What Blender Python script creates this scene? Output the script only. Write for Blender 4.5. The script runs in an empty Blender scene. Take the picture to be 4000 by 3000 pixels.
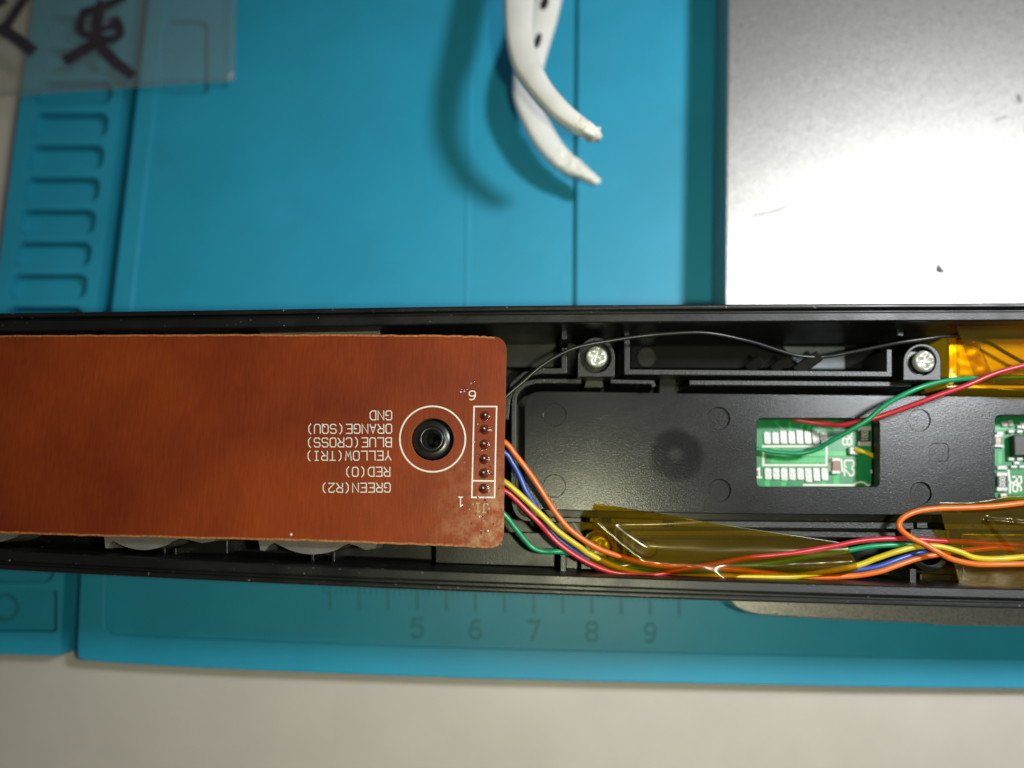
import bpy, bmesh, math, random
from mathutils import Vector, Matrix, noise
random.seed(7)
S = 0.001                                   # all layout numbers are millimetres
scene = bpy.context.scene
COL = scene.collection

# ---------------------------------------------------------------- camera
FPX, PITCH, CAMH = 3000.0, math.radians(10.5), 136.0
cam_d = bpy.data.cameras.new("camera")
cam = bpy.data.objects.new("camera", cam_d)
COL.objects.link(cam)
cam.location = (0, 0, CAMH * S)
cam.rotation_euler = (PITCH, 0, 0)
cam_d.sensor_width = 36.0
cam_d.lens = FPX / 4000 * 36
cam_d.clip_start, cam_d.clip_end = 0.002, 20
cam_d.dof.use_dof = True
cam_d.dof.focus_distance = 0.108
cam_d.dof.aperture_fstop = 8.0
scene.camera = cam

# ---------------------------------------------------------------- light
w = bpy.data.worlds.new("World"); scene.world = w; w.use_nodes = True
bg = w.node_tree.nodes["Background"]
bg.inputs[0].default_value = (0.86, 0.93, 1.0, 1); bg.inputs[1].default_value = 0.085

def lamp(kind, name, loc, target, power, color, radius, angle=None, blend=1.0):
    d = bpy.data.lights.new(name, kind); d.energy = power; d.color = color
    if kind in ("SPOT", "POINT"): d.shadow_soft_size = radius
    if kind == "SPOT": d.spot_size = math.radians(angle); d.spot_blend = blend
    o = bpy.data.objects.new(name, d); COL.objects.link(o)
    o.location = [c * S for c in loc]
    v = Vector(target) - Vector(loc)
    o.rotation_euler = v.to_track_quat('-Z', 'Y').to_euler()
    return o
# desk lamp to the upper right of the bench, and the torch beside the lens of the phone taking the picture
lamp("SPOT", "desk_lamp", (190, 88, 262), (64, 30, 0), 4.2, (0.94, 0.98, 1.0), 0.022, 58, 1.0)
lamp("POINT", "phone_torch", (22, -2, 137), (0, 0, 0), 0.36, (1.0, 1.0, 0.66), 0.0025)

vs = scene.view_settings
vs.view_transform = 'Standard'; vs.look = 'None'; vs.exposure = 0; vs.gamma = 1; vs.use_curve_mapping = False

# ---------------------------------------------------------------- geometry helpers
CP, SP = math.cos(PITCH), math.sin(PITCH)
def P(px, py, z):
    """a pixel of the 4000x3000 photograph met at the height z (mm)"""
    x, y = (px - 2000) / FPX, (1500 - py) / FPX
    wy, wz = y * CP + SP, y * SP - CP
    t = (z - CAMH) / wz
    return Vector((x * t, wy * t, z))
def PL(pts, z): return [P(a, b, z) for a, b in pts]

WLOC = {}
def link(o, parent, origin):
    COL.objects.link(o)
    WLOC[o] = Vector(origin)
    if parent is not None:
        o.parent = parent
        o.location = (Vector(origin) - WLOC[parent]) * S
    else:
        o.location = Vector(origin) * S
    return o
def mk(name, verts, faces, mat, parent=None, origin=None, smooth=False, bevel=0, seg=2, solid=0):
    vs_ = [Vector(v) for v in verts]
    if origin is None:
        lo = [min(v[i] for v in vs_) for i in range(3)]; hi = [max(v[i] for v in vs_) for i in range(3)]
        origin = Vector(((lo[0] + hi[0]) / 2, (lo[1] + hi[1]) / 2, lo[2]))
    me = bpy.data.meshes.new(name)
    me.from_pydata([tuple((v - Vector(origin)) * S) for v in vs_], [], faces)
    me.validate(); me.update()
    bm = bmesh.new(); bm.from_mesh(me); bmesh.ops.recalc_face_normals(bm, faces=bm.faces[:]); bm.to_mesh(me); bm.free()
    if smooth:
        for p in me.polygons: p.use_smooth = True
    me.materials.append(mat)
    o = bpy.data.objects.new(name, me)
    if solid:
        m = o.modifiers.new("thickness", 'SOLIDIFY'); m.thickness = solid * S; m.offset = 0
    if bevel:
        m = o.modifiers.new("bevel", 'BEVEL'); m.width = bevel * S; m.segments = seg
        m.limit_method = 'ANGLE'; m.angle_limit = math.radians(38)
    return link(o, parent, origin)
def empty(name, origin, parent=None):
    o = bpy.data.objects.new(name, None); o.empty_display_size = 0.005
    return link(o, parent, origin)
def tag(o, label=None, cat=None, group=None, kind=None):
    for k, v in (("label", label), ("category", cat), ("group", group), ("kind", kind)):
        if v: o[k] = v
    return o

def prism_geo(outline, zb, holes=()):
    """outline / holes: lists of mm points (z of the points = top), extruded down to zb"""
    bm = bmesh.new(); edges = []; loops = []
    for lp in [outline] + list(holes):
        vv = [bm.verts.new(p) for p in lp]; loops.append(vv)
        for i in range(len(vv)): edges.append(bm.edges.new((vv[i], vv[(i + 1) % len(vv)])))
    if holes: bmesh.ops.triangle_fill(bm, use_beauty=True, use_dissolve=False, edges=edges, normal=(0, 0, 1))
    else: bm.faces.new(loops[0])
    bm.verts.index_update()
    n = len(bm.verts); V = [v.co.copy() for v in bm.verts]
    F = [[v.index for v in f.verts] for f in bm.faces]
    L = [[v.index for v in lp] for lp in loops]
    bm.free()
    B = [Vector((v.x, v.y, zb)) for v in V]
    faces = list(F) + [[i + n for i in reversed(f)] for f in F]
    for lp in L:
        for i in range(len(lp)):
            a, b = lp[i], lp[(i + 1) % len(lp)]
            faces.append([a, b, b + n, a + n])
    return V + B, faces
def prism(name, outline, zb, mat, parent=None, holes=(), bevel=0.0, seg=2, origin=None):
    v, f = prism_geo(outline, zb, holes)
    return mk(name, v, f, mat, parent, origin, bevel=bevel, seg=seg)
def rr(x0, y0, x1, y1, r, n=5):
    out = []
    for cx, cy, a0 in ((x1 - r, y0 + r, -90), (x1 - r, y1 - r, 0), (x0 + r, y1 - r, 90), (x0 + r, y0 + r, 180)):
        for i in range(n + 1):
            a = math.radians(a0 + 90 * i / n); out.append((cx + r * math.cos(a), cy + r * math.sin(a)))
    return out
def circ(cx, cy, r, n=28): return [(cx + r * math.cos(2 * math.pi * i / n), cy + r * math.sin(2 * math.pi * i / n)) for i in range(n)]
def ring3(c, r, n=28, z=None):
    return [Vector((c.x + r * math.cos(2 * math.pi * i / n), c.y + r * math.sin(2 * math.pi * i / n), c.z if z is None else z)) for i in range(n)]
def catmull(pts, n=6):
    out = []
    for i in range(len(pts) - 1):
        p0, p1, p2, p3 = pts[max(i - 1, 0)], pts[i], pts[i + 1], pts[min(i + 2, len(pts) - 1)]
        for k in range(n):
            t = k / n
            out.append(0.5 * ((2 * p1) + (p2 - p0) * t + (2 * p0 - 5 * p1 + 4 * p2 - p3) * t * t + (3 * p1 - p0 - 3 * p2 + p3) * t ** 3))
    out.append(pts[-1]); return out
def curve2(pts, n=6): return [(v.x, v.y) for v in catmull([Vector((a, b)) for a, b in pts], n)]
def tube_geo(path, r, k=10):
    V, F = [], []
    up = Vector((0, 0, 1)); rad = r if callable(r) else (lambda t: r)
    m = len(path)
    for i, p in enumerate(path):
        t = (path[min(i + 1, m - 1)] - path[max(i - 1, 0)]).normalized()
        a = t.cross(up); a = a.normalized() if a.length > 1e-6 else Vector((1, 0, 0))
        b = a.cross(t)
        for j in range(k):
            q = 2 * math.pi * j / k
            V.append(p + (a * math.cos(q) + b * math.sin(q)) * rad(i / (m - 1)))
    for i in range(m - 1):
        for j in range(k):
            F.append([i * k + j, i * k + (j + 1) % k, (i + 1) * k + (j + 1) % k, (i + 1) * k + j])
    F.append(list(range(k))); F.append([(m - 1) * k + j for j in range(k)])
    return V, F
def wall(name, pts, zt, width, zb, mat, parent, bevel=0.12, n=0):
    """an upright wall of even thickness along a pixel path"""
    path = PL(curve2(pts, n) if n else pts, zt)
    L, R = [], []; m = len(path)
    for i, p in enumerate(path):
        if i == 0: d = path[1] - p
        elif i == m - 1: d = p - path[i - 1]
        else: d = (path[i + 1] - p).normalized() + (p - path[i - 1]).normalized()
        d.normalize(); nrm = Vector((-d.y, d.x, 0))
        k = 1.0
        if 0 < i < m - 1:
            e = (path[i + 1] - p).normalized(); k = 1 / max(0.5, d.dot(e))
        L.append(p + nrm * width / 2 * k); R.append(p - nrm * width / 2 * k)
    return prism(name, L + R[::-1], zb, mat, parent, bevel=bevel)
def ribbon_geo(strokes, width, dz=0.0):
    """flat strokes (lists of mm points) as one mesh; each stroke a hair above the last"""
    V, F = [], []
    for k, st in enumerate(strokes):
        m = len(st); off = len(V)
        closed = (st[0] - st[-1]).length < 1e-6 and m > 2
        for i, p in enumerate(st):
            if closed: a, b = st[(i - 1) if i else m - 2], st[i + 1 if i < m - 1 else 1]
            else: a, b = st[max(i - 1, 0)], st[min(i + 1, m - 1)]
            d1 = (p - a); d2 = (b - p)
            d1 = d1.normalized() if d1.length > 1e-9 else d2.normalized()
            d2 = d2.normalized() if d2.length > 1e-9 else d1
            d = d1 + d2; d = d.normalized() if d.length > 1e-6 else d1
            nrm = Vector((-d.y, d.x, 0)); s = 1 / max(0.55, d.dot(d2))
            q = p.copy()
            if not closed and i == 0: q = q - d * width * 0.35
            if not closed and i == m - 1: q = q + d * width * 0.35
            q.z += dz * k
            V += [q + nrm * width / 2 * s, q - nrm * width / 2 * s]
        for i in range(m - 1):
            a = off + 2 * i; F.append([a, a + 1, a + 3, a + 2])
    return V, F
def arc(cx, cy, rx, ry, a0, a1, n=7):
    return [(cx + rx * math.cos(math.radians(a0 + (a1 - a0) * i / n)), cy + ry * math.sin(math.radians(a0 + (a1 - a0) * i / n))) for i in range(n + 1)]
# stroke letters on a 4 x 6 cell
G = {
 'G': [[(4, 5), (3.3, 6), (.8, 6), (0, 5), (0, 1), (.8, 0), (3.3, 0), (4, 1), (4, 3), (2.3, 3)]],
 'N': [[(0, 0), (0, 6), (4, 0), (4, 6)]], 'D': [[(0, 0), (0, 6), (2.6, 6), (4, 4.6), (4, 1.4), (2.6, 0), (0, 0)]],
 'O': [[(.8, 0), (0, 1), (0, 5), (.8, 6), (3.2, 6), (4, 5), (4, 1), (3.2, 0), (.8, 0)]],
 'R': [[(0, 0), (0, 6), (3.1, 6), (4, 5.2), (4, 3.8), (3.1, 3), (0, 3)], [(1.8, 3), (4, 0)]],
 'A': [[(0, 0), (2, 6), (4, 0)], [(.7, 2), (3.3, 2)]], 'E': [[(4, 6), (0, 6), (0, 0), (4, 0)], [(0, 3), (3, 3)]],
 '(': [[(3, 6.4), (1.6, 4.6), (1.6, 1.4), (3, -.4)]], ')': [[(1, 6.4), (2.4, 4.6), (2.4, 1.4), (1, -.4)]],
 'S': [[(4, 5), (3.2, 6), (.8, 6), (0, 5.2), (0, 3.8), (.8, 3), (3.2, 3), (4, 2.2), (4, .8), (3.2, 0), (.8, 0), (0, 1)]],
 'Q': [[(.8, 0), (0, 1), (0, 5), (.8, 6), (3.2, 6), (4, 5), (4, 1), (3.2, 0), (.8, 0)], [(2.3, 1.8), (4.2, -.3)]],
 'U': [[(0, 6), (0, 1), (.8, 0), (3.2, 0), (4, 1), (4, 6)]],
 'B': [[(0, 0), (0, 6), (3.1, 6), (4, 5.2), (4, 3.8), (3.1, 3), (4, 2.2), (4, .8), (3.1, 0), (0, 0)], [(0, 3), (3.1, 3)]],
 'L': [[(0, 6), (0, 0), (4, 0)]], 'C': [[(4, 5), (3.2, 6), (.8, 6), (0, 5), (0, 1), (.8, 0), (3.2, 0), (4, 1)]],
 'Y': [[(0, 6), (2, 3), (4, 6)], [(2, 3), (2, 0)]], 'W': [[(0, 6), (.6, 0), (2, 3.6), (3.4, 0), (4, 6)]],
 'T': [[(0, 6), (4, 6)], [(2, 6), (2, 0)]], 'I': [[(.8, 6), (3.2, 6)], [(2, 6), (2, 0)], [(.8, 0), (3.2, 0)]],
 'J': [[(1.4, 6), (4, 6)], [(2.9, 6), (2.9, 1), (2.2, 0), (.8, 0), (0, 1)]],
 '1': [[(.8, 5), (2, 6), (2, 0)], [(.8, 0), (3.2, 0)]],
 '2': [[(0, 5), (.8, 6), (3.2, 6), (4, 5.1), (4, 3.8), (0, 0), (4, 0)]],
 '0': [[(.8, 0), (0, 1), (0, 5), (.8, 6), (3.2, 6), (4, 5), (4, 1), (3.2, 0), (.8, 0)]],
 '5': [[(4, 6), (.3, 6), (0, 3.4), (.9, 3.9), (3, 3.9), (4, 3), (4, 1), (3.1, 0), (.8, 0), (0, .8)]],
 '6': [[(3.6, 5.6), (2.6, 6), (1, 5.4), (.15, 3.6), (0, 2.4)], [(.8, 0), (0, 1), (0, 2.4), (.8, 3.3), (3.2, 3.3), (4, 2.4), (4, 1), (3.2, 0), (.8, 0)]],
 '7': [[(0, 6), (4, 6), (1.4, 0)]],
 '8': [[(.9, 3.1), (0, 4), (0, 5.2), (.8, 6), (3.2, 6), (4, 5.2), (4, 4), (3.1, 3.1), (.9, 3.1)], [(.9, 3.1), (0, 2.2), (0, .8), (.8, 0), (3.2, 0), (4, .8), (4, 2.2), (3.1, 3.1)]],
 '9': [[(.4, .4), (1.4, 0), (3, .6), (3.85, 2.4), (4, 3.6)], [(.8, 2.7), (0, 3.6), (0, 5), (.8, 6), (3.2, 6), (4, 5), (4, 3.6), (3.2, 2.7), (.8, 2.7)]],
}
def lettering(name, s, org, d, up, h, adv, width, z, mat, parent, cw=None):
    """d, up: unit pixel vectors; h: letter height, adv: advance in pixels"""
    cw = cw or h * 0.62
    st = []
    for i, c in enumerate(s):
        for stroke in G[c]:
            pts = []
            for gx, gy in stroke:
                u, v = i * adv + gx / 4 * cw, gy / 6 * h
                pts.append(P(org[0] + d[0] * u + up[0] * v, org[1] + d[1] * u + up[1] * v, z))
            st.append(pts)
    V, F = ribbon_geo(st, width, 0.0025)
    return mk(name, V, F, mat, parent)

# ---------------------------------------------------------------- materials
def lin(r, g, b):
    f = lambda c: (c / 255 / 12.92) if c / 255 <= 0.04045 else ((c / 255 + 0.055) / 1.055) ** 2.4
    return (f(r), f(g), f(b), 1)
def new_mat(name):
    m = bpy.data.materials.new(name); m.use_nodes = True
    nt = m.node_tree; b = nt.nodes["Principled BSDF"]
    return m, nt, b
def N(nt, kind, **kw):
    n = nt.nodes.new(kind)
    for k, v in kw.items():
        if k in n.inputs: n.inputs[k].default_value = v
        else: setattr(n, k, v)
    return n
def pmat(name, col, rough=0.5, metal=0.0, spec=0.5, var=0.0, vscale=300, bump=0.0, bscale=3000, rvar=0.0, stretch=(1, 1, 1), dark=None, bdist=0.0002, coat=0.0, sss=0.0, dust=0.0):
    """principled material: two-scale colour mottling, roughness wear and fine relief"""
    m, nt, b = new_mat(name)
    b.inputs["Base Color"].default_value = (*col[:3], 1); b.inputs["Roughness"].default_value = rough
    b.inputs["Metallic"].default_value = metal; b.inputs["Specular IOR Level"].default_value = spec
    if coat: b.inputs["Coat Weight"].default_value = coat; b.inputs["Coat Roughness"].default_value = 0.15
    if sss:
        b.inputs["Subsurface Weight"].default_value = sss; b.inputs["Subsurface Radius"].default_value = (1, 1, 1); b.inputs["Subsurface Scale"].default_value = 0.001
    tc = N(nt, "ShaderNodeTexCoord"); mp = N(nt, "ShaderNodeMapping"); mp.inputs["Scale"].default_value = stretch
    nt.links.new(tc.outputs["Object"], mp.inputs[0])
    if var or rvar:
        n1 = N(nt, "ShaderNodeTexNoise", Scale=vscale, Detail=6.0, Roughness=0.62)
        nt.links.new(mp.outputs[0], n1.inputs["Vector"])
        if var:
            cr = N(nt, "ShaderNodeValToRGB")
            d = dark or tuple(c * (1 - var) for c in col[:3])
            cr.color_ramp.elements[0].position = 0.32; cr.color_ramp.elements[0].color = (*d[:3], 1)
            cr.color_ramp.elements[1].position = 0.68; cr.color_ramp.elements[1].color = (*[min(1, c * (1 + var * 0.5)) for c in col[:3]], 1)
            nt.links.new(n1.outputs[0], cr.inputs[0]); nt.links.new(cr.outputs[0], b.inputs["Base Color"])
        if rvar:
            n3 = N(nt, "ShaderNodeTexNoise", Scale=vscale * 0.6, Detail=5.0); nt.links.new(mp.outputs[0], n3.inputs["Vector"])
            mr = N(nt, "ShaderNodeMapRange"); mr.inputs["From Min"].default_value = .3; mr.inputs["From Max"].default_value = .7
            mr.inputs["To Min"].default_value = max(.03, rough - rvar); mr.inputs["To Max"].default_value = min(1, rough + rvar)
            nt.links.new(n3.outputs[0], mr.inputs[0]); nt.links.new(mr.outputs[0], b.inputs["Roughness"])
    if dust:
        nd = N(nt, "ShaderNodeTexNoise", Scale=1900.0, Detail=1.0); nt.links.new(tc.outputs["Object"], nd.inputs["Vector"])
        md = N(nt, "ShaderNodeMapRange"); md.inputs["From Min"].default_value = .74; md.inputs["From Max"].default_value = .80; md.inputs["To Max"].default_value = dust
        nt.links.new(nd.outputs[0], md.inputs[0])
        mxd = N(nt, "ShaderNodeMix", data_type='RGBA'); nt.links.new(md.outputs[0], mxd.inputs[0]); nt.links.new(b.inputs["Base Color"].links[0].from_socket, mxd.inputs[6]); mxd.inputs[7].default_value = (.3, .29, .27, 1)
        nt.links.new(mxd.outputs[2], b.inputs["Base Color"])
    if bump:
        n2 = N(nt, "ShaderNodeTexNoise", Scale=bscale, Detail=3.0); nt.links.new(mp.outputs[0], n2.inputs["Vector"])
        bp = N(nt, "ShaderNodeBump", Strength=bump, Distance=bdist)
        nt.links.new(n2.outputs[0], bp.inputs["Height"]); nt.links.new(bp.outputs[0], b.inputs["Normal"])
    return m
M = {}
M['table'] = pmat("beige_laminate", (.50, .45, .41), .42, var=.06, vscale=60, bump=.05, bscale=900, rvar=.08)
M['mat'] = pmat("teal_silicone", (.013, .265, .43), .5, var=.10, vscale=45, bump=.12, bscale=2500, rvar=.06, bdist=.0001)
M['matmark'] = pmat("teal_moulded_mark", (.010, .185, .27), .55, var=.2, vscale=900)
M['black'] = pmat("black_abs", (.0055, .0057, .0057), .38, spec=.34, dust=.6, var=.25, vscale=260, bump=.35, bscale=5200, rvar=.09, bdist=.00006)
M['black_gloss'] = pmat("black_smooth_plastic", (.010, .010, .010), .3, var=.2, vscale=500, bump=.1, bscale=4000, bdist=.00005)
M['rib'] = pmat("black_rib_scuffed", (.009, .009, .009), .40, spec=.42, dust=.6, var=.3, vscale=900, bump=.5, bscale=3800, bdist=.00008)
M['hook'] = pmat("matt_black_hook", (.006, .006, .006), .7, spec=.15, var=.2, vscale=900, bump=.4, bscale=3000, bdist=.00008)
M['silk'] = pmat("white_silkscreen", (.62, .60, .56), .5, var=.12, vscale=2600)
M['silk_dull'] = pmat("yellowed_silkscreen", (.38, .30, .13), .5, var=.35, vscale=2500)
M['green'] = pmat("green_solder_mask", (.008, .19, .06), .3, var=.25, vscale=700, bump=.08, bscale=2500, bdist=.00005)
M['green_trace'] = pmat("green_over_copper", (.018, .36, .075), .3, var=.2, vscale=700)
M['solder'] = pmat("bright_solder", (.40, .41, .40), .36, metal=.15, var=.15, vscale=2500, bump=.5, bscale=3500, bdist=.0001)
M['chip'] = pmat("chip_epoxy", (.012, .012, .013), .45, var=.2, vscale=1500, bump=.2, bscale=6000, bdist=.00004)
M['brown_ceramic'] = pmat("ceramic_brown", (.20, .095, .05), .4, var=.2, vscale=1500)
M['zinc'] = pmat("zinc_screw", (.55, .57, .53), .33, metal=.4, var=.2, vscale=1500, bump=.35, bscale=2600, bdist=.00012)
M['white'] = pmat("white_plastic", (.70, .68, .66), .38, var=.05, vscale=200, bump=.05, bscale=1500, sss=.1)
M['white_tip'] = pmat("chewed_plastic", (.74, .71, .66), .2, var=.15, vscale=900, bump=.9, bscale=1100, bdist=.0006, sss=.2)
M['silicone'] = pmat("milky_silicone", (.15, .138, .132), .25, var=.2, vscale=300, sss=.3)
M['ink'] = pmat("marker_ink", (.030, .020, .036), .6, var=.4, vscale=400)
M['scratch'] = pmat("dark_scratch", (.06, .065, .055), .6, var=.3, vscale=900)
M['foil'] = pmat("pale_foil", (.80, .78, .72), .42, metal=.25, var=.1, vscale=300)
M['amber_pad'] = pmat("amber_coated_pad", (.80, .50, .015), .38, var=.10, vscale=120, coat=.4)
M['greystrip'] = pmat("grey_reflection_patch", (.13, .15, .18), .6, metal=.3, var=.2, vscale=200)  # for the added plates that stand in for reflected brightness
for n, c in (('orange', (.64, .125, .010)), ('blue', (.022, .065, .34)), ('yellow', (.52, .40, .010)), ('red', (.44, .022, .034)),
             ('wgreen', (.006, .24, .10)), ('wblack', (.014, .014, .015))):
    M[n] = pmat(n + "_insulation", c, .34, var=.14, vscale=600, bump=.12, bscale=1600, bdist=.00008)

def brown_board():
    m, nt, b = new_mat("brown_phenolic_board")
    tc = N(nt, "ShaderNodeTexCoord")
    def noi(scale, det, st=(1, 1, 1), ro=.6):
        mp = N(nt, "ShaderNodeMapping"); mp.inputs["Scale"].default_value = st
        n = N(nt, "ShaderNodeTexNoise", Scale=scale, Detail=det, Roughness=ro)
        nt.links.new(tc.outputs["Object"], mp.inputs[0]); nt.links.new(mp.outputs[0], n.inputs["Vector"]); return n
    big = noi(38, 5); fib = noi(2600, 4, (1, .12, 1)); fine = noi(5200, 3); dirt = noi(520, 9, ro=.74)
    cr = N(nt, "ShaderNodeValToRGB")
    e = cr.color_ramp.elements
    e[0].position, e[0].color = .30, (.115, .0135, .003, 1)
    e[1].position, e[1].color = .72, (.245, .039, .005, 1)
    nt.links.new(big.outputs[0], cr.inputs[0])
    f = N(nt, "ShaderNodeMix", data_type='RGBA', blend_type='MULTIPLY'); f.inputs[0].default_value = .4
    fr = N(nt, "ShaderNodeValToRGB"); fr.color_ramp.elements[0].position = .3; fr.color_ramp.elements[0].color = (.66, .62, .6, 1)
    fr.color_ramp.elements[1].position = .66; fr.color_ramp.elements[1].color = (1.1, 1.15, 1.2, 1)
    nt.links.new(fib.outputs[0], fr.inputs[0]); nt.links.new(cr.outputs[0], f.inputs[6]); nt.links.new(fr.outputs[0], f.inputs[7])
    # pale dried flux and handling wear gathered at the connector corner
    sx = N(nt, "ShaderNodeSeparateXYZ"); nt.links.new(tc.outputs["Object"], sx.inputs[0])
    gx = N(nt, "ShaderNodeMapRange"); gx.inputs["From Min"].default_value = .024; gx.inputs["From Max"].default_value = .037
    nt.links.new(sx.outputs[0], gx.inputs[0])
    gy = N(nt, "ShaderNodeMapRange"); gy.inputs["From Min"].default_value = .000; gy.inputs["From Max"].default_value = -.014
    nt.links.new(sx.outputs[1], gy.inputs[0])
    mu = N(nt, "ShaderNodeMath", operation='MULTIPLY'); nt.links.new(gx.outputs[0], mu.inputs[0]); nt.links.new(gy.outputs[0], mu.inputs[1])
    dr = N(nt, "ShaderNodeMapRange"); dr.inputs["From Min"].default_value = .43; dr.inputs["From Max"].default_value = .62
    nt.links.new(dirt.outputs[0], dr.inputs[0])
    mu2 = N(nt, "ShaderNodeMath", operation='MULTIPLY'); nt.links.new(mu.outputs[0], mu2.inputs[0]); nt.links.new(dr.outputs[0], mu2.inputs[1])
    mu3 = N(nt, "ShaderNodeMath", operation='MULTIPLY'); nt.links.new(mu2.outputs[0], mu3.inputs[0]); mu3.inputs[1].default_value = .75
    mx = N(nt, "ShaderNodeMix", data_type='RGBA'); nt.links.new(mu3.outputs[0], mx.inputs[0])
    nt.links.new(f.outputs[2], mx.inputs[6]); mx.inputs[7].default_value = (.48, .34, .19, 1)
    nt.links.new(mx.outputs[2], b.inputs["Base Color"])
    rr_ = N(nt, "ShaderNodeMapRange"); rr_.inputs["To Min"].default_value = .38; rr_.inputs["To Max"].default_value = .6
    nt.links.new(dirt.outputs[0], rr_.inputs[0]); nt.links.new(rr_.outputs[0], b.inputs["Roughness"])
    bp = N(nt, "ShaderNodeBump", Strength=.3, Distance=.00006); nt.links.new(fine.outputs[0], bp.inputs["Height"])
    bp2 = N(nt, "ShaderNodeBump", Strength=.25, Distance=.0001); nt.links.new(fib.outputs[0], bp2.inputs["Height"]); nt.links.new(bp.outputs[0], bp2.inputs["Normal"])
    nt.links.new(bp2.outputs[0], b.inputs["Normal"])
    b.inputs["Specular IOR Level"].default_value = .2
    return m
M['board'] = brown_board()
M['board_edge'] = pmat("board_raw_edge", (.33, .115, .03), .7, var=.4, vscale=1800, bump=.8, bscale=2500)
M['flux'] = pmat("dark_flux", (.10, .018, .008), .12, var=.4, vscale=1500, bump=.7, bscale=1500, bdist=.0003)

def metal_panel():
    m, nt, b = new_mat("blasted_aluminium")
    b.inputs["Metallic"].default_value = 0.80
    tc = N(nt, "ShaderNodeTexCoord")
    n1 = N(nt, "ShaderNodeTexNoise", Scale=3000.0, Detail=3.0, Roughness=.7); nt.links.new(tc.outputs["Object"], n1.inputs["Vector"])
    mp = N(nt, "ShaderNodeMapping"); mp.inputs["Scale"].default_value = (1, .6, 1); mp.inputs["Rotation"].default_value = (0, 0, math.radians(18))
    nt.links.new(tc.outputs["Object"], mp.inputs[0])
    n2 = N(nt, "ShaderNodeTexNoise", Scale=4200.0, Detail=3.0); nt.links.new(mp.outputs[0], n2.inputs["Vector"])
    n4 = N(nt, "ShaderNodeTexNoise", Scale=3800.0, Detail=2.0); nt.links.new(tc.outputs["Object"], n4.inputs["Vector"])
    cr = N(nt, "ShaderNodeValToRGB"); cr.color_ramp.elements[0].position = .3; cr.color_ramp.elements[0].color = (.29, .275, .26, 1)
    cr.color_ramp.elements[1].position = .7; cr.color_ramp.elements[1].color = (.50, .48, .46, 1)
    nt.links.new(n2.outputs[0], cr.inputs[0]); nt.links.new(cr.outputs[0], b.inputs["Base Color"])
    mr = N(nt, "ShaderNodeMapRange"); mr.inputs["To Min"].default_value = .12; mr.inputs["To Max"].default_value = .56
    nt.links.new(n4.outputs[0], mr.inputs[0]); nt.links.new(mr.outputs[0], b.inputs["Roughness"])
    bp = N(nt, "ShaderNodeBump", Strength=.55, Distance=.00012); nt.links.new(n1.outputs[0], bp.inputs["Height"])
    nt.links.new(bp.outputs[0], b.inputs["Normal"])
    return m
M['metal'] = metal_panel()

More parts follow.
